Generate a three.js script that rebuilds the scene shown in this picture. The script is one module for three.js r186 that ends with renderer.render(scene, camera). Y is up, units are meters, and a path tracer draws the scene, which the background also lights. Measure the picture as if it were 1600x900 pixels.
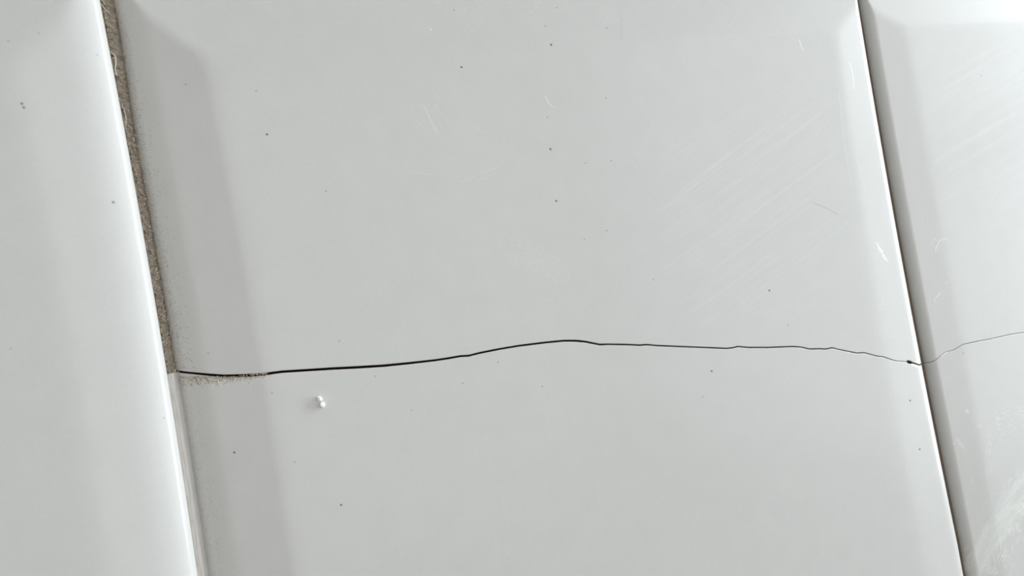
import * as THREE from 'three';
import { RectAreaLightUniformsLib } from 'three/addons/lights/RectAreaLightUniformsLib.js';
import { mergeGeometries, mergeVertices } from 'three/addons/utils/BufferGeometryUtils.js';
import { ImprovedNoise } from 'three/addons/math/ImprovedNoise.js';
import { RoundedBoxGeometry } from 'three/addons/geometries/RoundedBoxGeometry.js';

// ---------------------------------------------------------------- camera, light, exposure
// Wall coordinates below are millimetres: x along the wall, y up, z out of the wall, z = 0 the flat face of the tiles.
const WALL_Y = 1.35;                                  // height of wall point (0,0,0) above the floor, metres
const CAM = { x: 9.65, y: -28.61, z: 74.76, rx: 0.0042, ry: -0.3470, rz: -0.1780, f: 1054.5 };
const EXPOSURE = 0.196;
const LAMP = { color: 0xf1faff, intensity: 116, w: 0.07, h: 0.4, pos: [0.45, 1.37, 0.085], aim: [0.06, 1.32, 0.01] };
const WALL_LAMPS = [
  { color: 0xfffdfb, intensity: 4.0, w: 2.7, h: 2.1, pos: [0.0, 1.38, 2.88], turn: 0, label: 'wide flat soft white lamp mounted on the opposite wall' },
  { color: 0xf4fbff, intensity: 6.4, w: 2.2, h: 1.8, pos: [1.68, 1.55, 1.65], turn: Math.PI / 2, label: 'wide flat cool white lamp mounted on the right wall' },
];

const scene = new THREE.Scene();
scene.background = new THREE.Color(0x000000);
const camera = new THREE.PerspectiveCamera(2 * Math.atan(450 / CAM.f) * 180 / Math.PI, 16 / 9, 0.002, 20);
camera.rotation.order = 'YXZ';
camera.position.set(CAM.x / 1000, WALL_Y + CAM.y / 1000, CAM.z / 1000);
camera.rotation.set(CAM.rx, CAM.ry, CAM.rz, 'YXZ');
camera.updateMatrixWorld(true);
const renderer = new THREE.WebGLRenderer({ antialias: true });
renderer.toneMapping = THREE.LinearToneMapping;
renderer.toneMappingExposure = EXPOSURE;
renderer.shadowMap.enabled = true;
RectAreaLightUniformsLib.init();

// ---------------------------------------------------------------- helpers
let seed = 20240611;
const rnd = () => { seed = (seed * 1664525 + 1013904223) >>> 0; return seed / 4294967296; };
const rr = (a, b) => a + (b - a) * rnd();
const noise = new ImprovedNoise();
const nz = (x, y, z = 0) => noise.noise(x, y, z);
const clamp = (v, a, b) => Math.min(b, Math.max(a, v));
const smooth = (a, b, v) => { const t = clamp((v - a) / (b - a), 0, 1); return t * t * (3 - 2 * t); };
const lin = (r, g, b) => new THREE.Color().setRGB(r, g, b);

function shadowed(o) { o.traverse((c) => { if (c.isMesh) { c.castShadow = true; c.receiveShadow = true; } }); return o; }
function mesh(name, geometry, material, parent = scene) {
  const m = new THREE.Mesh(geometry, material); m.name = name; parent.add(m); return shadowed(m);
}
function tag(o, label, category, group) { o.userData.label = label; o.userData.category = category; if (group) o.userData.group = group; return o; }
function structure(o, label) { o.userData.kind = 'structure'; if (label) o.userData.label = label; return o; }

// pixel of the photograph -> direction in wall coordinates (the camera's rotation is the wall's too)
const camRot = new THREE.Matrix4().makeRotationFromEuler(new THREE.Euler(CAM.rx, CAM.ry, CAM.rz, 'YXZ'));
function ray(px, py) { return new THREE.Vector3((px - 800) / CAM.f, -(py - 450) / CAM.f, -1).applyMatrix4(camRot); }
function onPlane(px, py, z) {
  const d = ray(px, py), t = (z - CAM.z) / d.z;
  return { x: CAM.x + d.x * t, y: CAM.y + d.y * t, z };
}
// millimetres covered by one pixel near a wall point
const mmPerPx = (px, py) => { const a = onPlane(px, py, 0), b = onPlane(px, py + 1, 0); return Math.hypot(a.x - b.x, a.y - b.y); };

// ---------------------------------------------------------------- tile shape: flat face, shallow bevel, rounded glazed edge
const TILE_W = 100, TILE_H = 200, BEVEL = 8.2, JOINT = 1.0, TOP = 9.8, DEPTH = 8;
const SLOPE = 0.165, R_EDGE = 3.2, H_EDGE = 1.7, CREASE = 1.2;
function profile(d, S = SLOPE, H = H_EDGE, R = R_EDGE) {
  if (d <= 0) return -BEVEL * S - H;
  let z = 0;
  const t = d - BEVEL;
  if (t < -CREASE) z = t * S; else if (t < CREASE) z = -S * (CREASE - t) * (CREASE - t) / (4 * CREASE);
  if (d < R) { const q = (R - d) / R; z -= H * (1 - Math.sqrt(Math.max(0, 1 - q * q * q))); }
  return z;
}
// smooth curve x(y) through the traced points of an edge: nominal line + quadratic deviation, held beyond the frame
function traced(points, z) {
  const pts = points.map(([a, b]) => onPlane(a, b, z));
  let S = [0, 0, 0, 0, 0], T = [0, 0, 0];
  for (const p of pts) { const y = p.y / 40; for (let k = 0; k < 5; k++) S[k] += y ** k; for (let k = 0; k < 3; k++) T[k] += p.x * y ** k; }
  const m = new THREE.Matrix3().set(S[0], S[1], S[2], S[1], S[2], S[3], S[2], S[3], S[4]).invert();
  const c = new THREE.Vector3(...T).applyMatrix3(m);
  return (y) => { const q = clamp(y, -78, 8) / 40; return c.x + c.y * q + c.z * q * q; };
}
const edgeL = traced([[155, 0], [182, 130], [211, 280], [231, 400], [246, 500], [260, 580], [280, 700], [310, 900]], -1.7);
const creaseL = traced([[20, 160], [48, 280], [75, 400], [112, 650], [150, 880]], 0.8);
const creaseM0 = traced([[354, 200], [377, 320], [397, 420], [421, 560], [441, 700], [474, 900]], 0);
const creaseM1 = traced([[1317, 170], [1330, 260], [1349, 400], [1369, 520], [1399, 690], [1442, 900]], 0);
const edgeM1 = traced([[1338, 0], [1360, 125], [1385, 250], [1417, 450], [1437, 560], [1462, 675], [1508, 900]], -1.4);
const creaseR = traced([[1428, 65], [1453, 225], [1483, 360], [1503, 480], [1531, 640]], 0);
const edgeM0 = (y) => edgeL(y) + 0.25 + 0.5 * smooth(-8, 8, y);
const edgeR = (y) => edgeM1(y) + 0.85;

// bevels differ a little from tile to tile: [slope, drop and width of the rounded edge]
const LEFT = { lift: 0.8, top: 0.12, left: [], right: [0.1, 1.5, 4.6], x0: (y) => edgeL(y) - TILE_W, c0: (y) => edgeL(y) - TILE_W + BEVEL, c1: creaseL, x1: edgeL };
const MID = { top: 0.165, left: [0.155, 3.3, 3.8], right: [0.09, 1.25, 2.2], x0: edgeM0, c0: creaseM0, c1: creaseM1, x1: edgeM1 };
const RIGHT = { top: 0.165, left: [0.07, 1.2, 1.6], right: [], x0: edgeR, c0: creaseR, c1: (y) => edgeR(y) + TILE_W - BEVEL, x1: (y) => edgeR(y) + TILE_W };
const bottomOf = TOP - TILE_H;

const softMin = (a, b, k = 0.13) => { const h = Math.max(k - Math.abs(a - b), 0) / k; return Math.min(a, b) - h * h * k / 4; };   // mitres are rounded by the glaze
// height of a tile: the lowest of its four bevels, each measured in units of the nominal bevel width
function heightAt(tile, x, y) {
  const a = tile.x0(y), b = tile.c0(y), c = tile.c1(y), e = tile.x1(y);
  let z = softMin(profile((TOP - y) * BEVEL / TOP, tile.top), profile(y - bottomOf));
  z = softMin(z, profile((x - a) / (b - a) * BEVEL, ...tile.left));
  z = softMin(z, profile((e - x) / (e - c) * BEVEL, ...tile.right));
  return z + (tile.lift || 0);
}
// pixel -> point on the surface of a tile
function onTile(tile, px, py) {
  let z = 0, p;
  for (let i = 0; i < 40; i++) { p = onPlane(px, py, z); z += 0.35 * (heightAt(tile, p.x, p.y) - z); }
  p.z = z; return p;
}

// ---------------------------------------------------------------- cracks: centre line and width read along the photograph
function crackLine(tile, pts) {
  const q = pts.map(([px, py, w]) => { const p = onTile(tile, px, py); return { x: p.x, y: p.y, w: 0.86 * w * mmPerPx(px, py) }; });
  return (x) => {
    if (x <= q[0].x) return q[0];
    for (let i = 1; i < q.length; i++) if (x <= q[i].x) {
      const t = (x - q[i - 1].x) / (q[i].x - q[i - 1].x);
      return { x, y: q[i - 1].y + (q[i].y - q[i - 1].y) * t, w: q[i - 1].w + (q[i].w - q[i - 1].w) * t };
    }
    return q[q.length - 1];
  };
}
const CRACK_MID = [[258, 576, 3], [264, 578, 3], [275, 580, 4], [300, 583, 4], [330, 586, 4.6], [350, 587.5, 5], [380, 587, 5], [410, 585, 4.6], [440, 581, 4.4], [480, 578.5, 4.4], [520, 576, 4.6],
  [560, 574, 4.6], [600, 571.5, 4.4], [640, 567.5, 4], [680, 563, 3.6], [700, 560, 3.6], [720, 556.5, 3.4], [732, 556, 3.4], [750, 551.5, 3.4], [780, 545.5, 3.2], [810, 540.5, 3.2], [850, 535.5, 3.2],
  [880, 532.5, 3.2], [900, 532.5, 3.4], [915, 534, 3.5], [937, 538.5, 3.2], [950, 538, 2.6], [980, 538.5, 2.6], [1000, 539.5, 2.6], [1010, 538.5, 2.5], [1025, 540, 2.4], [1060, 541.5, 2.3], [1100, 543, 2.2],
  [1135, 544.5, 2.2], [1145, 543.5, 2.1], [1152, 541.5, 2.1], [1170, 543, 2.1], [1200, 543, 2.1], [1240, 541.5, 2], [1252, 542.5, 2], [1265, 545.5, 2], [1280, 545, 1.9], [1290, 545.5, 1.8], [1300, 543.5, 1.8],
  [1315, 547, 1.7], [1340, 552, 1.6], [1350, 551, 1.5], [1370, 556.5, 1.5], [1380, 557.5, 1.4], [1390, 561, 1.2], [1400, 564, 1], [1410, 564.8, 0.7], [1416.5, 565, 0.8], [1418.5, 565.4, 5.5], [1423, 566.2, 6.5], [1426, 567, 2.6], [1437, 570.5, 2.6]];
const CRACK_RIGHT = [[1458, 564.5, 0.9], [1463, 562, 0.6], [1468, 557, 0.6], [1478, 550, 0.4], [1490, 547, 0.6], [1500, 541, 0.6], [1504, 538.5, 0.9], [1516, 536, 1.1], [1530, 533, 1], [1545, 530.5, 0.8], [1560, 527, 1], [1580, 522.5, 0.8], [1600, 519.5, 0.9]];
const crackM = crackLine(MID, CRACK_MID);
const crackR0 = crackLine(RIGHT, CRACK_RIGHT);
const crackR = (x) => { const c = crackR0(x), far = Math.max(0, x - c.x), near = Math.max(0, c.x - x); return { x, y: c.y - near * 0.3 + far * 0.12 + (far > 0 ? 0.5 * (nz(x * 0.3, 3.1) - nz(c.x * 0.3, 3.1)) : 0), w: c.w }; };

// ---------------------------------------------------------------- building a tile, whole or one fragment of a cracked one
const D_LIST = [0, 0.015, 0.05, 0.11, 0.2, 0.32, 0.47, 0.65, 0.86, 1.1, 1.4, 1.75, 2.15, 2.6, 3.2, 4.2, 5.4, 6.5, 7.2, 7.6, 8.0, 8.4, 8.8, 9.2, 10];
const CRACK_OFF = [0, 0.025, 0.06, 0.11, 0.18, 0.28, 0.42, 0.6, 0.9, 1.4, 2.2, 3.4, 5];
const WHITE = [1, 1, 1], BISCUIT = [0.62, 0.5, 0.38], SIDE = [0.7, 0.58, 0.46];
function pushGrid(out, rows, colour) {                 // rows of [x,y,z]; quads between neighbours
  const base = out.pos.length / 3, n = rows[0].length;
  for (const r of rows) for (const p of r) { out.pos.push(p[0], p[1], p[2]); out.col.push(...colour); }
  for (let j = 0; j + 1 < rows.length; j++) for (let i = 0; i + 1 < n; i++) {
    const a = base + j * n + i, b = a + 1, c = a + n, d = c + 1;
    // rows run downwards, columns to the right; keep the diagonal along the mitre
    const flip = (i < n / 2) === (j < rows.length / 2);
    if (flip) out.idx.push(a, c, d, a, d, b); else out.idx.push(a, c, b, b, c, d);
  }
}
function finish(out, win) {
  const g = new THREE.BufferGeometry();
  const p = new Float32Array(out.pos.length), uv = new Float32Array(out.pos.length / 3 * 2);
  for (let i = 0; i < out.pos.length; i += 3) {
    p[i] = out.pos[i] / 1000; p[i + 1] = out.pos[i + 1] / 1000; p[i + 2] = out.pos[i + 2] / 1000;
    uv[i / 3 * 2] = (out.pos[i] - win.x) / win.s; uv[i / 3 * 2 + 1] = (out.pos[i + 1] - win.y) / win.s;
  }
  g.setAttribute('position', new THREE.BufferAttribute(p, 3));
  g.setAttribute('uv', new THREE.BufferAttribute(uv, 2));
  g.setAttribute('color', new THREE.BufferAttribute(new Float32Array(out.col), 3));
  g.setIndex(out.idx); g.computeVertexNormals();
  return g;
}
// cut: null for a whole tile, else {line, side: +1 the piece above the crack, -1 the piece below, chip(x) roughness of the rim}
function tileGeometry(tile, cut, columns, rowsBetween, win) {
  const out = { pos: [], col: [], idx: [] };
  const cols = [];                                      // {k: 'l'|'m'|'r', d or t}
  const across = D_LIST.filter((d) => d <= BEVEL);
  if (cut) for (let d = 1.5; d < 8; d += 0.14) across.push(d + 0.003);
  across.sort((p, q) => p - q);
  for (const d of across) cols.push((y) => tile.x0(y) + (tile.c0(y) - tile.x0(y)) * d / BEVEL);
  const L0 = (y) => tile.c0(y), L1 = (y) => tile.c1(y);
  const inner = [0.3, 0.6, 1.0, 1.8];
  for (const d of inner) cols.push((y) => L0(y) + d);
  for (let i = 1; i < columns; i++) { const t = i / columns; cols.push((y) => (L0(y) + 1.8) * (1 - t) + (L1(y) - 1.8) * t); }
  for (const d of [...inner].reverse()) cols.push((y) => L1(y) - d);
  for (const d of [...across].reverse()) cols.push((y) => tile.x1(y) - (tile.x1(y) - tile.c1(y)) * d / BEVEL);
  const rows = [], nr = D_LIST.length;
  const point = (fx, y) => { const x = fx(y); return [x, y, heightAt(tile, x, y)]; };
  // rim of the crack in column fx
  const rimY = (fx) => { let y = -40, c; for (let i = 0; i < 4; i++) { c = cut.line(fx(y)); y = c.y + cut.side * c.w / 2; } return y; };
  if (!cut || cut.side > 0) for (const d of cut ? [...across, ...D_LIST.filter((q) => q > BEVEL)] : D_LIST) rows.push(cols.map((fx) => point(fx, TOP - d * TOP / BEVEL)));
  const yTop = TOP - 10 * TOP / BEVEL, yBot = bottomOf + 10;
  if (!cut) { for (let j = 1; j < rowsBetween; j++) rows.push(cols.map((fx) => point(fx, yTop + (yBot - yTop) * j / rowsBetween))); } else {
    const rims = cols.map((fx) => rimY(fx));
    const rimPoint = (i, off) => {
      const y = rims[i] + cut.side * off, p = point(cols[i], y);
      const e = cut.chip ? cut.chip(p[0]) : 0;
      const r = 0.07 + e * 0.5;                          // worn rim: rounded, broken back where the glaze has flaked
      if (off < r) { const q = 1 - off / r; p[2] -= (0.05 + 0.16 * e) * q * q + (e > 0 ? e * 0.09 * Math.abs(nz(p[0] * 6, p[1] * 6, 1.7)) : 0); }
      return p;
    };
    const near = [...CRACK_OFF];
    if (cut.side > 0) {
      for (let j = 1; j < rowsBetween; j++) rows.push(cols.map((fx, i) => point(fx, yTop + (rims[i] + 5 - yTop) * j / rowsBetween)));
      for (const off of near.reverse()) rows.push(cols.map((fx, i) => rimPoint(i, off)));
    } else {
      for (const off of near) rows.push(cols.map((fx, i) => rimPoint(i, off)));
      for (let j = 1; j < rowsBetween; j++) rows.push(cols.map((fx, i) => point(fx, rims[i] - 5 + (yBot - rims[i] + 5) * j / rowsBetween)));
    }
  }
  if (!cut || cut.side < 0) for (const d of [...D_LIST].reverse()) rows.push(cols.map((fx) => point(fx, bottomOf + d)));
  pushGrid(out, rows, WHITE);
  const down = (p, z) => [p[0], p[1], z];
  const first = rows[0], last = rows[rows.length - 1];
  const lefts = rows.map((r) => r[0]), rights = rows.map((r) => r[r.length - 1]);
  pushGrid(out, [lefts.map((p) => down(p, -DEPTH)), lefts].reverse().map((r) => [...r].reverse()), SIDE);
  pushGrid(out, [rights, rights.map((p) => down(p, -DEPTH))], SIDE);
  const wallOf = (line, colour, rev) => {
    const deep = line.map((p, i) => [p[0], p[1], p[2] - 0.25]);
    const deeper = line.map((p) => [p[0], p[1], -DEPTH]);
    const r = [line, deep, deeper].map((q) => (rev ? [...q].reverse() : q));
    pushGrid(out, r, colour);
  };
  wallOf(first, cut && cut.side < 0 ? BISCUIT : WHITE, true);
  wallOf(last, cut && cut.side > 0 ? BISCUIT : WHITE, false);
  return finish(out, win);
}

// ---------------------------------------------------------------- glaze: colour and relief drawn in wall millimetres
const GLAZE = [213, 213, 211];
class Skin {
  constructor(win, size) {
    this.win = win; this.size = size;
    this.k = size / win.s;
    this.c = document.createElement('canvas'); this.c.width = this.c.height = size; this.g = this.c.getContext('2d');
    this.h = document.createElement('canvas'); this.h.width = this.h.height = size; this.b = this.h.getContext('2d');
    this.g.fillStyle = `rgb(${GLAZE})`; this.g.fillRect(0, 0, size, size);
    this.b.fillStyle = 'rgb(128,128,128)'; this.b.fillRect(0, 0, size, size);
  }
  mottle() {                                             // fine speckle of the glaze and its slow ripple
    const n = this.size, im = this.g.getImageData(0, 0, n, n), hm = this.b.getImageData(0, 0, n, n);
    for (let j = 0; j < n; j++) for (let i = 0; i < n; i++) {
      const x = i / this.k, y = j / this.k, q = (j * n + i) * 4;
      const v = 1.6 * nz(x * 0.35, y * 0.35, 2.2) + 1.4 * nz(x * 2.1, y * 2.1, 5.1) + 1.6 * (rnd() - 0.5);
      im.data[q] += v; im.data[q + 1] += v; im.data[q + 2] += v * 0.9;
      const w = 128 + 14 * nz(x * 0.45, y * 0.45, 8.3) + 5 * nz(x * 2.5, y * 2.5, 1.3);
      hm.data[q] = hm.data[q + 1] = hm.data[q + 2] = w;
    }
    this.g.putImageData(im, 0, 0); this.b.putImageData(hm, 0, 0);
  }
  px(p) { return [(p.x - this.win.x) * this.k, this.size - (p.y - this.win.y) * this.k]; }
  dot(p, r, colour, relief) {
    const [x, y] = this.px(p);
    for (const [ctx, f] of [[this.g, colour], [this.b, relief]]) { if (!f) continue; ctx.fillStyle = f; ctx.beginPath(); ctx.ellipse(x, y, r * this.k, r * this.k * 0.85, 0.4, 0, 7); ctx.fill(); }
  }
  stroke(points, width, colour, relief) {
    for (const [ctx, f] of [[this.g, colour], [this.b, relief]]) {
      if (!f) continue;
      ctx.strokeStyle = f; ctx.lineWidth = width * this.k; ctx.lineCap = 'round'; ctx.lineJoin = 'round'; ctx.beginPath();
      points.forEach((p, i) => { const [x, y] = this.px(p); if (i) ctx.lineTo(x, y); else ctx.moveTo(x, y); });
      ctx.stroke();
    }
  }
  material(rough) {
    const map = new THREE.CanvasTexture(this.c); map.colorSpace = THREE.SRGBColorSpace; map.magFilter = THREE.LinearFilter; map.anisotropy = 8;
    const bump = new THREE.CanvasTexture(this.h); bump.magFilter = THREE.LinearFilter;
    return new THREE.MeshPhysicalMaterial({ map, bumpMap: bump, bumpScale: 0.00006, roughness: rough, clearcoat: COAT, clearcoatRoughness: COAT_ROUGH, vertexColors: true, side: THREE.DoubleSide, specularIntensity: SPECULAR, ior: 1.52 });
  }
}
const ROUGH = 0.6, SPECULAR = 0.2, COAT = 0.7, COAT_ROUGH = 0.22;
const winL = { x: -60, y: -80, s: 100 }, winM = { x: -4, y: -92, s: 110 }, winR = { x: 96, y: -100, s: 112 };
const skinL = new Skin(winL, 1024), skinM = new Skin(winM, 2048), skinR = new Skin(winR, 1536);
for (const s of [skinL, skinM, skinR]) s.mottle();

// pinholes and specks in the glaze
const specks = { L: [[34, 162], [37, 168], [177, 316], [16, 545], [60, 52], [13, 64], [152, 86], [256, 653]],
  M: [[417, 210], [509, 299], [721, 105], [861, 70], [869, 314], [860, 233], [855, 183], [955, 251], [1202, 454], [1112, 580], [1422, 626], [1437, 702], [847, 604], [723, 599], [643, 641], [366, 707], [460, 722],
    [533, 789], [325, 552], [852, 41], [870, 12], [948, 44], [709, 16], [948, 360], [913, 374], [1021, 437], [425, 614], [290, 132], [1231, 508], [778, 566], [1098, 620], [915, 255], [947, 153], [530, 533], [400, 142], [586, 588]],
  R: [[1533, 118], [1505, 552]] };
const strong = new Set(['417,210', '721,105', '861,70', '869,314', '1202,454', '1112,580', '1422,626', '1437,702', '177,316', '34,162', '37,168', '533,789', '366,707', '860,233']);
for (const [k, tile, skin] of [['L', LEFT, skinL], ['M', MID, skinM], ['R', RIGHT, skinR]])
  for (const [px, py] of specks[k]) { const s = strong.has(px + ',' + py); skin.dot(onTile(tile, px, py), (s ? 1.75 : 1.25) * mmPerPx(px, py), s ? 'rgba(84,80,77,0.75)' : 'rgba(110,107,103,0.45)', 'rgb(70,70,70)'); }

// scratches, wiped dust and dried plaster film on the middle tile
const mid = (px, py) => onTile(MID, px, py), right = (px, py) => onTile(RIGHT, px, py);
const line = (f, pts) => pts.map(([a, b]) => f(a, b));
const px1 = 0.058;
for (let i = 0; i < 26; i++) { const x = rr(652, 690), y = rr(125, 205), l = rr(8, 26); skinM.stroke(line(mid, [[x, y], [x + l * 0.35, y + l * 0.5], [x + l * 0.62, y + l]]), px1 * rr(0.7, 1.6), `rgba(240,238,238,${rr(0.08, 0.26)})`, 'rgb(134,134,134)'); }
skinM.stroke(line(mid, [[662, 165], [672, 186], [685, 209]]), px1 * 1.6, 'rgba(244,244,244,0.4)', 'rgb(140,140,140)');
skinM.stroke(line(mid, [[852, 151], [857, 160], [861, 166]]), px1 * 1.8, 'rgba(250,250,245,0.75)', 'rgb(160,160,160)');
skinM.stroke(line(mid, [[861, 166], [867, 167]]), px1 * 1.4, 'rgba(250,250,245,0.5)');
for (const q of [[[720, 284], [745, 274], [776, 261]], [[748, 281], [768, 273]], [[640, 268], [680, 274]], [[742, 194], [750, 206]]]) skinM.stroke(line(mid, q), px1 * 1.6, 'rgba(242,242,240,0.25)', 'rgb(134,134,134)');
skinM.dot(mid(673, 46), px1 * 1.9, 'rgba(252,252,252,0.9)', 'rgb(170,170,170)');
skinM.dot(mid(806, 527), px1 * 2.2, 'rgba(226,216,130,0.7)');
for (let i = 0; i < 700; i++) {                          // faint granular film of plaster
  const a = rnd() * 6.283, r = Math.sqrt(rnd()), px = 835 + 52 * r * Math.cos(a) + 24 * r * Math.sin(a), py = 405 + 14 * r * Math.cos(a) + 34 * r * Math.sin(a);
  skinM.dot(mid(px, py), px1 * rr(0.6, 1.5), `rgba(240,236,222,${rr(0.08, 0.3)})`, 'rgba(150,150,150,0.5)');
}
for (let i = 0; i < 150; i++) {                          // long wipe marks running up to the right
  const px = rr(1020, 1280), py = rr(230, 510), l = rr(30, 190), w = rr(1, 9);
  const s = [[px, py], [px + l * 0.5, py - l * 0.36 + rr(-4, 4)], [px + l, py - l * 0.74]];
  if (s[2][0] < 1335) skinM.stroke(line(mid, s), px1 * w, `rgba(232,234,234,${rr(0.03, 0.09)})`);
}
for (let i = 0; i < 40; i++) { const px = rr(600, 1300), py = rr(600, 880), l = rr(15, 60); skinM.stroke(line(mid, [[px, py], [px + rr(-4, 8), py + l]]), px1 * rr(0.8, 2.5), `rgba(236,236,234,${rr(0.05, 0.16)})`); }
for (let i = 0; i < 40; i++) { const px = rr(700, 1200), py = rr(10, 90), l = rr(15, 50); skinM.stroke(line(mid, [[px, py], [px + l * 0.5, py - l * 0.2], [px + l * 0.8, py - l * 0.7]]), px1 * rr(0.8, 2), `rgba(240,244,244,${rr(0.05, 0.18)})`); }
skinM.stroke(line(mid, [[1268, 316], [1290, 325], [1310, 336]]), px1 * 1.1, 'rgba(130,130,132,0.5)', 'rgb(100,100,100)');
skinM.stroke(line(mid, [[971, 22], [970, 60]]), px1 * 1.2, 'rgba(160,165,165,0.4)');
skinM.stroke(line(mid, [[1311, 142], [1318, 220], [1331, 290]]), px1 * 1.4, 'rgba(245,248,250,0.45)');
skinM.stroke(line(mid, [[1249, 62], [1252, 74], [1255, 78]]), px1 * 3, 'rgba(250,250,250,0.75)', 'rgb(160,160,160)');
skinM.stroke(line(mid, [[1328, 98], [1332, 114], [1335, 138]]), px1 * 2.4, 'rgba(250,252,252,0.7)', 'rgb(165,165,165)');
skinM.stroke(line(mid, [[1340, 250], [1352, 300]]), px1 * 1.2, 'rgba(246,248,250,0.4)');
// brown grit caught along the edge beside the joint and along the flaked rim of the crack
for (let i = 0; i < 1500; i++) {
  const py = rr(0, 575), base = 155 + 0.2 * py, px = base + 14 + Math.abs(rr(-1, 1) * rr(0, 1)) * 34;
  const p = onPlane(px, py, -1.6); p.y += rr(-0.1, 0.1);
  skinM.dot(p, rr(0.02, 0.06), rnd() < 0.72 ? `rgba(126,112,92,${rr(0.1, 0.5)})` : `rgba(228,220,204,${rr(0.15, 0.5)})`, rnd() < 0.4 ? 'rgb(165,165,165)' : 'rgb(100,100,100)');
}
for (let i = 0; i < 1100; i++) {
  const t = rnd(), px = 270 + 160 * t * rr(0.6, 1), py = 588 - 0.5 * smooth(0.5, 1, t) * 6 + Math.abs(rr(-1, 1)) * rr(0, 1) * (24 - 16 * t);
  skinM.dot(mid(px, py), rr(0.02, 0.075), rnd() < 0.55 ? `rgba(132,116,92,${rr(0.15, 0.55)})` : `rgba(236,230,214,${rr(0.2, 0.6)})`, rnd() < 0.5 ? 'rgb(175,175,175)' : 'rgb(80,80,80)');
}
for (let i = 0; i < 34; i++) { const px = rr(285, 400), py = rr(589, 600), l = rr(2, 12) * (1 - (px - 285) / 170); skinM.stroke(line(mid, [[px, py], [px + l * rr(0.1, 0.4), py + l * 0.5], [px + l * rr(0.4, 0.9), py + l]]), rr(0.04, 0.11), rnd() < 0.5 ? 'rgba(240,236,224,0.4)' : 'rgba(128,118,102,0.4)', rnd() < 0.5 ? 'rgb(180,180,180)' : 'rgb(90,90,90)'); }
for (let i = 0; i < 900; i++) {
  const py = rr(596, 900), px = 283 + (py - 600) * 0.155 + Math.abs(rr(-1, 1)) * rr(0, 1) * 46;
  skinM.dot(mid(px, py), rr(0.02, 0.06), rnd() < 0.6 ? `rgba(150,140,122,${rr(0.08, 0.35)})` : `rgba(236,232,220,${rr(0.1, 0.4)})`, rnd() < 0.5 ? 'rgb(155,155,155)' : 'rgb(105,105,105)');
}
// raw white body where the glaze chipped off at the end of the crack
skinM.stroke(line(mid, [[1425, 570], [1430, 572], [1436, 574]]), px1 * 5, 'rgba(252,246,232,0.95)', 'rgb(150,150,150)');
skinM.stroke(line(mid, [[330, 591], [360, 592], [430, 587], [470, 583], [540, 579]]), px1 * 1.4, 'rgba(228,216,186,0.5)');
// dried plaster wiped over the right-hand tile: ragged grainy trails
function film(skin, f, spine, halfWidth, count, alpha, size = 1) {
  for (let i = 0; i < count; i++) {
    const t = rnd() * (spine.length - 1), k = Math.min(spine.length - 2, Math.floor(t)), u = t - k;
    const g = (rnd() + rnd() + rnd() - 1.5) * 1.33, dx = spine[k + 1][0] - spine[k][0], dy = spine[k + 1][1] - spine[k][1], L = Math.hypot(dx, dy);
    const px = spine[k][0] + dx * u - dy / L * g * halfWidth, py = spine[k][1] + dy * u + dx / L * g * halfWidth;
    if (nz(px * 0.11, py * 0.05, 3.7) + 0.6 * nz(px * 0.3, py * 0.2, 8.1) < -0.12) continue;
    const r = size * rr(0.5, 1.7), a = alpha * rr(0.4, 1);
    skin.stroke(line(f, [[px, py], [px + dx / L * r * rr(0, 4), py + dy / L * r * rr(0, 4)]]), 0.085 * r, `rgba(247,248,244,${a})`, rnd() < 0.3 ? 'rgba(160,160,160,0.5)' : null);
  }
}
film(skinR, right, [[1532, 660], [1543, 676], [1549, 698], [1547, 724], [1540, 750]], 6, 260, 0.3);
film(skinR, right, [[1500, 900], [1522, 862], [1548, 815], [1580, 760], [1602, 740]], 9, 420, 0.22, 1.4);
film(skinR, right, [[1550, 900], [1570, 860], [1588, 810], [1604, 780]], 16, 800, 0.3, 1.6);
for (let i = 0; i < 60; i++) { const t = rnd(), px = 1500 + 95 * t, py = 900 - 130 * t + rr(-20, 40), l = rr(30, 110); skinR.stroke(line(right, [[px, py], [px + l * 0.3, py - l * 0.55], [px + l * 0.75, py - l]]), rr(0.2, 1.4), `rgba(244,246,242,${rr(0.02, 0.08)})`); }
film(skinR, right, [[1524, 745], [1518, 765], [1510, 790]], 4, 90, 0.2);
film(skinR, right, [[1540, 760], [1560, 800], [1566, 830]], 12, 160, 0.14, 1.3);
film(skinR, right, [[1555, 660], [1580, 650], [1605, 648]], 14, 300, 0.16, 1.3);
film(skinR, right, [[1558, 690], [1580, 676], [1605, 672]], 8, 120, 0.14);
film(skinR, right, [[1488, 694], [1497, 688], [1505, 700]], 3, 60, 0.4);
film(skinR, right, [[1507, 641], [1514, 644]], 2, 20, 0.5);
film(skinR, right, [[1454, 376], [1464, 382], [1462, 394]], 4, 50, 0.4, 0.8);
film(skinR, right, [[1476, 425], [1482, 436], [1480, 444]], 2.5, 30, 0.4, 0.8);
film(skinR, right, [[1474, 454], [1462, 464], [1455, 476]], 4, 60, 0.4, 0.8);
film(skinR, right, [[1440, 335], [1442, 348]], 1.2, 16, 0.4, 0.7);
film(skinM, mid, [[1366, 377], [1376, 393], [1388, 414]], 5, 120, 0.45, 0.9);
film(skinM, mid, [[1372, 440], [1380, 500]], 6, 60, 0.2, 1);
for (let i = 0; i < 60; i++) { const px = rr(1440, 1560), py = rr(110, 330), l = rr(40, 130); skinR.stroke(line(right, [[px, py], [px + l, py - l * 0.6]]), rr(0.1, 0.8), `rgba(240,243,243,${rr(0.02, 0.07)})`); }
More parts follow.
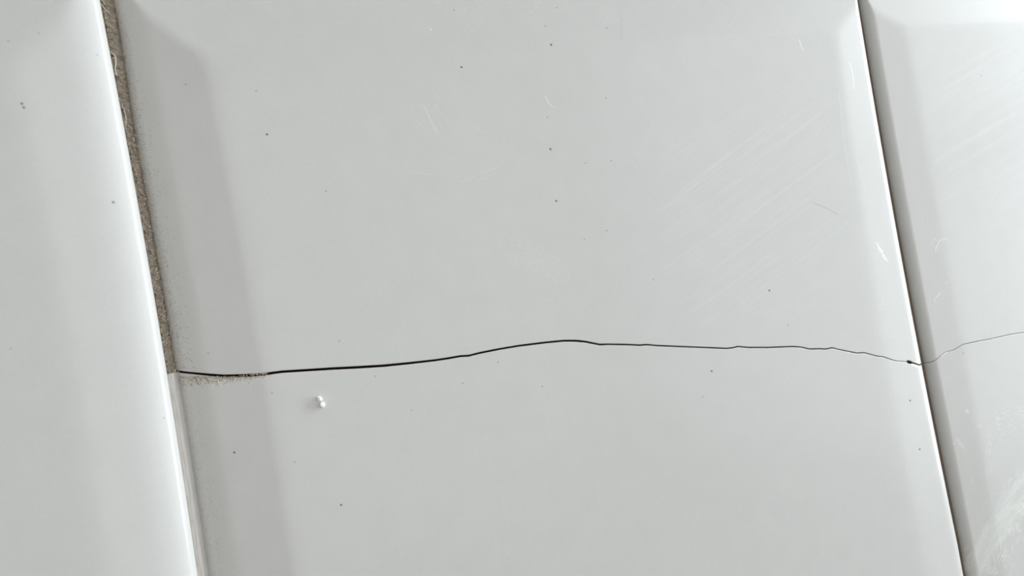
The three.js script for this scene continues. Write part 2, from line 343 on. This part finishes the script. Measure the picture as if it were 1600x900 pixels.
skinR.stroke(line(right, [[1480, 550], [1474, 554], [1471, 557]]), 0.2, 'rgba(250,250,248,0.8)', 'rgb(165,165,165)');

const glazeL = skinL.material(ROUGH), glazeM = skinM.material(ROUGH), glazeR = skinR.material(ROUGH);
const glazePlain = new THREE.MeshPhysicalMaterial({ color: new THREE.Color(`rgb(${GLAZE})`), roughness: ROUGH, specularIntensity: SPECULAR, clearcoat: COAT, clearcoatRoughness: COAT_ROUGH, ior: 1.52, side: THREE.DoubleSide });

// ---------------------------------------------------------------- the room
const ROOM = { x0: -1.5, x1: 1.7, z1: 2.9, h: 2.5 };
const plaster = new THREE.MeshStandardMaterial({ color: lin(0.68, 0.67, 0.65), roughness: 0.95 });
const floorMat = new THREE.MeshStandardMaterial({ color: lin(0.42, 0.4, 0.37), roughness: 0.7 });
function slab(name, w, h, d, x, y, z, material) { const m = mesh(name, new THREE.BoxGeometry(w, h, d), material); m.position.set(x, y, z); return structure(m); }
const RW = ROOM.x1 - ROOM.x0, RX = (ROOM.x0 + ROOM.x1) / 2;
slab('floor', RW + 0.24, 0.12, ROOM.z1 + 0.24, RX, -0.06, ROOM.z1 / 2, floorMat);
slab('ceiling', RW + 0.24, 0.12, ROOM.z1 + 0.24, RX, ROOM.h + 0.06, ROOM.z1 / 2, plaster);
slab('wall_left', 0.12, ROOM.h, ROOM.z1 + 0.24, ROOM.x0 - 0.06, ROOM.h / 2, ROOM.z1 / 2, plaster);
slab('wall_right', 0.12, ROOM.h, ROOM.z1 + 0.24, ROOM.x1 + 0.06, ROOM.h / 2, ROOM.z1 / 2, plaster);
slab('wall_front', RW, ROOM.h, 0.12, RX, ROOM.h / 2, ROOM.z1 + 0.06, plaster);
// the tiled wall: its own origin is the wall point (0,0,0)
const wallBack = new THREE.Group(); wallBack.name = 'wall_back'; wallBack.position.set(0, WALL_Y, 0); scene.add(wallBack);
structure(wallBack, 'wall of pale grey glazed bevelled tiles, the middle one split by a crack');
{
  const core = mesh('masonry', new THREE.BoxGeometry(RW, ROOM.h, 0.12), plaster, wallBack);
  core.position.set(RX, ROOM.h / 2 - WALL_Y, -DEPTH / 1000 - 0.06);
}

// ---------------------------------------------------------------- tiles
function tileGroup() { const g = new THREE.Group(); g.name = 'tile'; wallBack.add(g); return g; }
{
  const t = tileGroup();
  t.userData.label = 'glazed tile broken in two by a long dark crack';
  const flake = (x) => { const a = onPlane(262, 580, -1).x, b = onPlane(430, 585, 0).x; return x < a ? 0.9 : x > b ? 0 : (1 - smooth(a + 1.5, b, x)) * (0.55 + 0.45 * nz(x * 2.3, 0.4)); };
  mesh('tile_fragment', tileGeometry(MID, { line: crackM, side: 1 }, 420, 40, winM), glazeM, t);
  mesh('tile_fragment', tileGeometry(MID, { line: crackM, side: -1, chip: flake }, 420, 60, winM), glazeM, t);
}
{
  const t = tileGroup();
  t.userData.label = 'glazed tile with a hairline crack and wiped plaster film';
  mesh('tile_fragment', tileGeometry(RIGHT, { line: crackR, side: 1 }, 200, 30, winR), glazeR, t);
  mesh('tile_fragment', tileGeometry(RIGHT, { line: crackR, side: -1 }, 200, 50, winR), glazeR, t);
}
{
  const m = mesh('tile', tileGeometry(LEFT, null, 24, 90, winL), glazeL, wallBack);
  m.userData.label = 'glazed tile with a bright rounded edge along the gritty joint';
}
// the rest of the tiled field around them
{
  const keep = [0, 0.05, 0.2, 0.47, 0.86, 1.4, 2.6, 7.2, 8.2, 9.2];
  const xs = [...keep, ...keep.map((d) => TILE_W - d).reverse()], ys = [...keep, ...keep.map((d) => TILE_H - d).reverse()];
  const out = { pos: [], col: [], idx: [] };
  const h = (x, y) => profile(Math.min(x, TILE_W - x, y, TILE_H - y));
  const rows = [...ys].reverse().map((y) => xs.map((x) => [x, y, h(x, y)]));
  pushGrid(out, rows, WHITE);
  const d = (p) => [p[0], p[1], -DEPTH];
  for (const l of [rows[0], rows[rows.length - 1], rows.map((r) => r[0]), rows.map((r) => r[r.length - 1])]) pushGrid(out, [l, l.map(d)], WHITE);
  const plain = finish(out, { x: 0, y: 0, s: 100 });
  const px = TILE_W + JOINT, py = TILE_H + JOINT;
  for (let r = -2; r <= 2; r++) for (let c = -4; c <= 5; c++) {
    if (r === 0 && c >= -1 && c <= 1) continue;
    const m = mesh('tile', plain, glazePlain, wallBack);
    const x0 = c <= -1 ? LEFT.x0(0) - px * (-1 - c) : c === 0 ? MID.x0(8) : RIGHT.x0(0) + px * (c - 1);
    m.position.set(x0 / 1000, (bottomOf + r * py) / 1000, 0);
  }
}

// ---------------------------------------------------------------- grout
const groutRough = new THREE.MeshStandardMaterial({ color: lin(0.46, 0.41, 0.345), roughness: 0.95, vertexColors: true });
const groutPale = new THREE.MeshStandardMaterial({ color: lin(0.72, 0.7, 0.675), roughness: 0.75, vertexColors: true });
const groutPlain = new THREE.MeshStandardMaterial({ color: lin(0.40, 0.34, 0.27), roughness: 0.95 });
// strip between two edge curves; height(x01, y) in mm
function groutStrip(name, material, a, b, y0, y1, rows, colsN, height, tint) {
  const out = { pos: [], col: [], idx: [] }, R = [];
  for (let j = 0; j <= rows; j++) {
    const y = y1 + (y0 - y1) * j / rows, r = [];
    for (let i = 0; i <= colsN; i++) { const t = i / colsN, x = a(y) * (1 - t) + b(y) * t; r.push([x, y, height(t, y)]); }
    R.push(r);
  }
  pushGrid(out, R, WHITE);
  if (tint) for (let i = 0; i < out.pos.length / 3; i++) { const v = tint(out.pos[i * 3], out.pos[i * 3 + 1]); out.col[i * 3] = v[0]; out.col[i * 3 + 1] = v[1]; out.col[i * 3 + 2] = v[2]; }
  const depth = R.map((r) => r.map((p) => [p[0], p[1], -DEPTH]));
  pushGrid(out, [R[0], depth[0]], WHITE); pushGrid(out, [R[rows], depth[rows]], WHITE);
  return mesh(name, finish(out, { x: -50, y: -100, s: 100 }), material, wallBack);
}
const yCrack = mid(268, 582).y;
const grain = (x, y) => { const v = 1 + 0.3 * nz(x * 4.1, y * 4.1, 0.3) + 0.2 * nz(x * 11, y * 11, 4.4); return [v, v * (0.97 + 0.05 * nz(x * 3, y * 3, 7)), v * 0.95]; };
groutStrip('grout_joint', groutRough, (y) => edgeL(y) - 0.15, (y) => edgeM0(y) + 0.9, yCrack, 22, 1000, 26,
  (t, y) => -1.85 - 2.5 * t * t + 0.42 * nz(t * 3.1, y * 1.9, 2.1) + 0.3 * nz(t * 7, y * 4.6, 4.7) + 0.14 * nz(t * 16, y * 11, 1.7) - 0.4 * smooth(0.12, 0, t), grain).userData.label = 'crumbling brown grout above the crack';
groutStrip('grout_joint', groutPale, (y) => edgeL(y) - 0.15, (y) => edgeM0(y) + 0.75, -95, yCrack, 500, 20,
  (t, y) => -1.75 + 0.12 * Math.sin(Math.PI * clamp(t * 1.3, 0, 1)) + 0.03 * Math.sin(t * 15 + 0.6 * nz(y * 0.2, 1)) + 0.05 * nz(t * 4, y * 0.7, 2) - 0.9 * smooth(0.6, 1, t),
  (x, y) => { const v = 1 + 0.1 * nz(x * 8, y * 0.5, 1.1); return [v, v, v * 0.99]; }).userData.label = 'pale smooth grout bead below the crack';
groutStrip('grout_joint', groutPlain, edgeM1, edgeR, -192, 9, 300, 8, (t, y) => -2.75 + 0.12 * nz(t * 3, y * 1.1, 3.3)).userData.label = 'deep brown grout in the narrow joint';
groutStrip('grout_joint', groutPlain, edgeL, edgeM0, -192, -95, 20, 4, () => -2.6);
{
  const px = TILE_W + JOINT, py = TILE_H + JOINT;
  const cols = []; for (let c = -3; c <= 5; c++) cols.push(c);
  const xJoint = (c) => (c <= -1 ? LEFT.x0(0) - px * (-1 - c) - JOINT : c === 0 ? MID.x0(8) - JOINT : RIGHT.x0(0) + px * (c - 1) - JOINT);
  for (const c of cols) {
    const x = xJoint(c), whole = c !== 0 && c !== 1;
    for (const [a, b] of whole ? [[bottomOf - 2 * py, TOP + 2 * py]] : [[bottomOf - 2 * py, bottomOf], [c === 0 ? 22 : TOP + 1, TOP + 2 * py]])
      groutStrip('grout_joint', groutPlain, () => x - 0.1, () => x + JOINT + 0.3, a, b, 2, 2, () => -2.9);
  }
  const xa = xJoint(-4), xb = RIGHT.x0(0) + 5 * px;
  for (let r = -1; r <= 2; r++) { const y = bottomOf + r * py - JOINT; groutStrip('grout_joint', groutPlain, () => xa, () => xb, y, y + JOINT, 1, 60, () => -2.95); }
}
// loose grit of crumbled grout lying along the joint and the crack: too fine to count
{
  const parts = [];
  const grit = (p, r, c) => {
    const g = new THREE.IcosahedronGeometry(1, 0), q = g.attributes.position;
    const s = [rr(0.7, 1.3), rr(0.7, 1.5), rr(0.6, 1)];
    for (let i = 0; i < q.count; i++) { const k = 1 + 0.25 * nz(q.getX(i) * 3 + p.x, q.getY(i) * 3 + p.y, q.getZ(i) * 3); q.setXYZ(i, q.getX(i) * r * s[0] * k, q.getY(i) * r * s[1] * k, q.getZ(i) * r * s[2] * k); }
    g.rotateZ(rr(0, 3)); g.translate(p.x, p.y, p.z + r * 0.3); g.scale(0.001, 0.001, 0.001); g.deleteAttribute('uv'); g.computeVertexNormals();
    const col = new Float32Array(q.count * 3); for (let i = 0; i < q.count; i++) { col[i * 3] = c[0]; col[i * 3 + 1] = c[1]; col[i * 3 + 2] = c[2]; }
    g.setAttribute('color', new THREE.BufferAttribute(col, 3)); parts.push(g);
  };
  const tone = () => { const v = rnd() < 0.15 ? rr(1.2, 1.7) : rr(0.75, 1.1); return [v, v * rr(0.94, 1), v * rr(0.86, 0.98)]; };
  for (let i = 0; i < 1500; i++) {
    const y = rr(yCrack, 14), a = edgeL(y), t = rnd() < 0.6 ? rr(-0.05, 0.8) : 0.7 + rnd() * rnd() * 1.3, x = a + t;
    const z = t < 0.7 ? -1.95 - 0.5 * t * t + 0.3 * nz(t * 3.1, y * 1.9, 2.1) : heightAt(MID, x, y);
    grit({ x, y, z }, t < 0.85 ? rr(0.03, 0.1) : rr(0.015, 0.06), tone());
  }
  for (let i = 0; i < 420; i++) {
    const t = rnd(), px = 268 + 150 * t, py = 588 - 5 * smooth(0.6, 1, t) + Math.abs(rr(-1, 1)) * rr(0, 1) * (20 - 14 * t), p = mid(px, py);
    grit(p, rr(0.015, 0.055), tone());
  }
  for (let i = 0; i < 160; i++) { const py = rr(600, 900), p = mid(286 + (py - 600) * 0.155 + rr(0, 1) * rr(0, 26), py); grit(p, rr(0.012, 0.03), tone()); }
  const m = mesh('grout_grit', mergeGeometries(parts), groutRough, wallBack);
  m.userData.kind = 'stuff'; m.userData.label = 'fine brown grit crumbled from the grout';
}

// ---------------------------------------------------------------- dried plaster crusts on the tiles, and loose crumbs
const plasterWhite = new THREE.MeshStandardMaterial({ color: lin(0.88, 0.88, 0.86), roughness: 0.85, flatShading: false, side: THREE.DoubleSide });
const plasterChip = new THREE.MeshStandardMaterial({ color: lin(0.9, 0.9, 0.89), roughness: 0.8, flatShading: true });
const plasterBeige = new THREE.MeshStandardMaterial({ color: lin(0.72, 0.68, 0.6), roughness: 0.85, flatShading: true });
// thin crust following the tile's surface: spine of pixels with half-widths
function crust(name, tile, spine, thick, parent, label) {
  const ps = spine.map(([a, b, w]) => ({ ...onTile(tile, a, b), w: w * mmPerPx(a, b) }));
  const out = { pos: [], col: [], idx: [] }, rows = [], n = 10, sub = 18;
  for (let k = 0; k + 1 < ps.length; k++) for (let s = 0; s < sub + (k + 2 === ps.length ? 1 : 0); s++) {
    const t = s / sub, A = ps[k], B = ps[k + 1], cx = A.x + (B.x - A.x) * t, cy = A.y + (B.y - A.y) * t, w = A.w + (B.w - A.w) * t;
    const L = Math.hypot(B.x - A.x, B.y - A.y), ux = -(B.y - A.y) / L, uy = (B.x - A.x) / L, r = [];
    const rag = (k) => Math.max(0.12, 1 + 0.9 * nz(cx * 6, cy * 6, k) + 0.7 * nz(cx * 17, cy * 17, k)), wl = w * rag(1.3), wr = w * rag(9.7), off = 0.6 * w * nz(cx * 5, cy * 5, 5.5);
    for (let i = 0; i <= n; i++) {
      const v = i / n * 2 - 1, x = cx + ux * (v * (v < 0 ? wl : wr) + off), y = cy + uy * (v * (v < 0 ? wl : wr) + off);
      r.push([x, y, heightAt(tile, x, y) - 0.02 + thick * (1 - v ** 4) * (0.7 + 0.5 * nz(x * 9, y * 9, 2))]);
    }
    rows.push(r);
  }
  pushGrid(out, rows, WHITE);
  const m = mesh(name, finish(out, { x: 0, y: 0, s: 100 }), plasterWhite, parent);
  if (label) m.userData.label = label;
  return m;
}
const tiles = wallBack.children.filter((c) => c.name === 'tile');
crust('plaster_smear', MID, [[1367, 379, 0.8], [1372, 386, 3.5], [1377, 395, 4.5], [1382, 404, 3.5], [1387, 412, 0.8]], 0.05, tiles[0], 'small white plaster smear on the bevel');
crust('plaster_smear', RIGHT, [[1481, 374, 0.6], [1474, 373, 1.8], [1467, 377, 2], [1462, 386, 1.8], [1459, 396, 0.5]], 0.05, tiles[1], 'hooked white plaster smear');
crust('plaster_smear', RIGHT, [[1455, 370, 0.4], [1460, 374, 1.0], [1466, 377, 0.5]], 0.04, tiles[1]);
crust('plaster_smear', RIGHT, [[1471, 457, 0.5], [1466, 461, 2.0], [1460, 466, 1.6], [1456, 474, 0.5]], 0.05, tiles[1], 'short white plaster smear');
crust('plaster_smear', RIGHT, [[1479, 428, 0.5], [1481, 432, 1.5], [1482, 436, 0.4]], 0.04, tiles[1]);

function crumb(name, tile, px, py, size, squash, turn, material, label, category, group, zOver = null) {
  const p = onTile(tile, px, py), k = size * mmPerPx(px, py) / 2;
  const g = mergeVertices((() => { const q = new THREE.IcosahedronGeometry(1, 1); q.deleteAttribute('uv'); q.deleteAttribute('normal'); return q; })());
  const q = g.attributes.position, s0 = px * 0.37;
  for (let i = 0; i < q.count; i++) { const r = 1 + 0.45 * nz(q.getX(i) * 1.3 + s0, q.getY(i) * 1.3, q.getZ(i) * 1.3 + py); q.setXYZ(i, q.getX(i) * k * r * squash[0], q.getY(i) * k * r * squash[1], q.getZ(i) * k * r * squash[2]); }
  g.rotateZ(turn); g.scale(0.001, 0.001, 0.001); g.computeVertexNormals();
  const m = mesh(name, g, material); m.position.set(p.x / 1000, WALL_Y + p.y / 1000, ((zOver ?? p.z) + k * squash[2] * 0.45) / 1000);
  return tag(m, label, category, group);
}
crumb('plaster_crumb', MID, 499, 623, 10, [1, 0.75, 0.8], -0.7, plasterChip, 'white plaster crumb below the crack, upper one of a touching pair', 'crumb', 'pair of plaster crumbs below the crack');
crumb('plaster_crumb_001', MID, 503, 632.5, 11, [0.75, 1, 0.8], 0.5, plasterChip, 'white plaster crumb below the crack, lower one of a touching pair', 'crumb', 'pair of plaster crumbs below the crack');
crumb('grout_crumb', MID, 230, 408, 9, [0.7, 1.1, 0.8], 0.3, plasterBeige, 'pale crumb lodged in the brown gritty joint well above the crack', 'crumb', undefined, -1.5);
crumb('grout_crumb_001', MID, 265.5, 561, 4.6, [0.9, 1, 0.9], 0.2, plasterChip, 'tiny white grain beside the joint just above the crack start', 'crumb');
crumb('grout_crumb_002', MID, 245, 474, 5, [0.9, 1, 0.9], 0.9, plasterBeige, 'tiny beige grain in the gritty joint between pale crumb and crack', 'crumb', undefined, -1.6);
crumb('grout_crumb_003', MID, 204, 259, 6, [0.8, 1.1, 0.9], 0.4, plasterBeige, 'beige grain in the gritty joint below the curled flakes', 'crumb', undefined, -1.5);
function flake(name, pts, w, z, label) {
  const c = new THREE.CatmullRomCurve3(pts.map(([a, b, dz]) => { const p = onPlane(a, b, z + (dz || 0)); return new THREE.Vector3(p.x / 1000, WALL_Y + p.y / 1000, (z + (dz || 0)) / 1000); }));
  const g = new THREE.TubeGeometry(c, 28, w / 1000, 7, false);
  const q = g.attributes.position;
  for (let i = 0; i < q.count; i++) { const k = nz(q.getX(i) * 6000, q.getY(i) * 6000, 3); q.setXYZ(i, q.getX(i) + k * w * 0.0003, q.getY(i), q.getZ(i) + k * w * 0.0004); }
  g.computeVertexNormals();
  return tag(mesh(name, g, plasterBeige), label, 'flake');
}
flake('grout_flake', [[173, 83, 0], [179, 86, 0.1], [181, 99, 0.15], [180, 109, 0.05], [183, 119, 0]], 0.085, -1.9, 'pale bent flake standing in the brown gritty joint');
flake('grout_flake_001', [[188, 160, 0], [194, 172, 0.15], [197, 188, 0.15], [195, 203, 0]], 0.05, -1.9, 'thin curled flake in the brown joint below the bent flake');
flake('grout_flake_002', [[157, 4, 0], [163, 13, 0.1], [171, 21, 0]], 0.06, -2.0, 'small flake crossing the brown joint above the bent flake');

// ---------------------------------------------------------------- lamps
{
  const lamp = new THREE.Group(); lamp.name = 'panel_lamp'; scene.add(lamp);
  tag(lamp, 'white panel lamp on a black tripod beside the tiled wall', 'lamp');
  const [x, y, z] = LAMP.pos; lamp.position.set(x, 0, z);
  const black = new THREE.MeshStandardMaterial({ color: lin(0.02, 0.02, 0.022), roughness: 0.5 });
  const head = new THREE.Group(); head.name = 'lamp_head'; lamp.add(head); head.position.set(0, y, 0); head.lookAt(...LAMP.aim);
  const { w: LW, h: LH } = LAMP;
  const house = mesh('housing', new RoundedBoxGeometry(LW + 0.02, LH + 0.02, 0.03, 3, 0.008), black, head); house.position.z = -0.02;
  const glow = mesh('diffuser', new THREE.BoxGeometry(LW, LH, 0.004), new THREE.MeshStandardMaterial({ color: lin(0.85, 0.85, 0.85), emissive: new THREE.Color(LAMP.color), emissiveIntensity: 3 }), head); glow.position.z = -0.003;
  const L = new THREE.RectAreaLight(LAMP.color, LAMP.intensity, LW, LH); L.name = 'panel_light'; L.position.z = 0.004; L.rotation.y = Math.PI; L.castShadow = true; head.add(L);
  const bx = 0.14, bz = 0.26;                            // the stand is set back; a short arm carries the head
  const pole = mesh('pole', new THREE.CylinderGeometry(0.012, 0.012, y - 0.28, 20), black, lamp); pole.position.set(bx, (y + 0.32) / 2, bz);
  mesh('arm', new THREE.TubeGeometry(new THREE.LineCurve3(new THREE.Vector3(0.03, y, 0.02), new THREE.Vector3(bx, y, bz)), 1, 0.009, 12), black, lamp);
  const clampBody = mesh('clamp', new RoundedBoxGeometry(0.045, 0.05, 0.045, 2, 0.006), black, lamp); clampBody.position.set(bx, y, bz);
  for (let k = 0; k < 3; k++) {
    const a = k * 2.094 + 0.5, top = new THREE.Vector3(bx, 0.45, bz), foot = new THREE.Vector3(bx + 0.22 * Math.cos(a), 0.012, bz + 0.22 * Math.sin(a));
    mesh('leg', new THREE.TubeGeometry(new THREE.LineCurve3(top, foot), 1, 0.01, 10), black, lamp);
  }
}
WALL_LAMPS.forEach((C, i) => {
  const lamp = new THREE.Group(); lamp.name = i ? 'wall_light_00' + i : 'wall_light'; scene.add(lamp);
  tag(lamp, C.label, 'lamp');
  lamp.position.set(...C.pos); lamp.rotation.y = C.turn;
  mesh('frame', new RoundedBoxGeometry(C.w + 0.06, C.h + 0.06, 0.04, 3, 0.008), plaster, lamp);
  const glow = mesh('diffuser', new THREE.BoxGeometry(C.w, C.h, 0.004), new THREE.MeshStandardMaterial({ color: lin(0.85, 0.85, 0.85), emissive: new THREE.Color(C.color), emissiveIntensity: 0.5 }), lamp); glow.position.z = -0.022;
  const L = new THREE.RectAreaLight(C.color, C.intensity, C.w, C.h); L.name = 'wall_area_light'; L.position.z = -0.028; L.castShadow = true; lamp.add(L);
});

renderer.render(scene, camera);
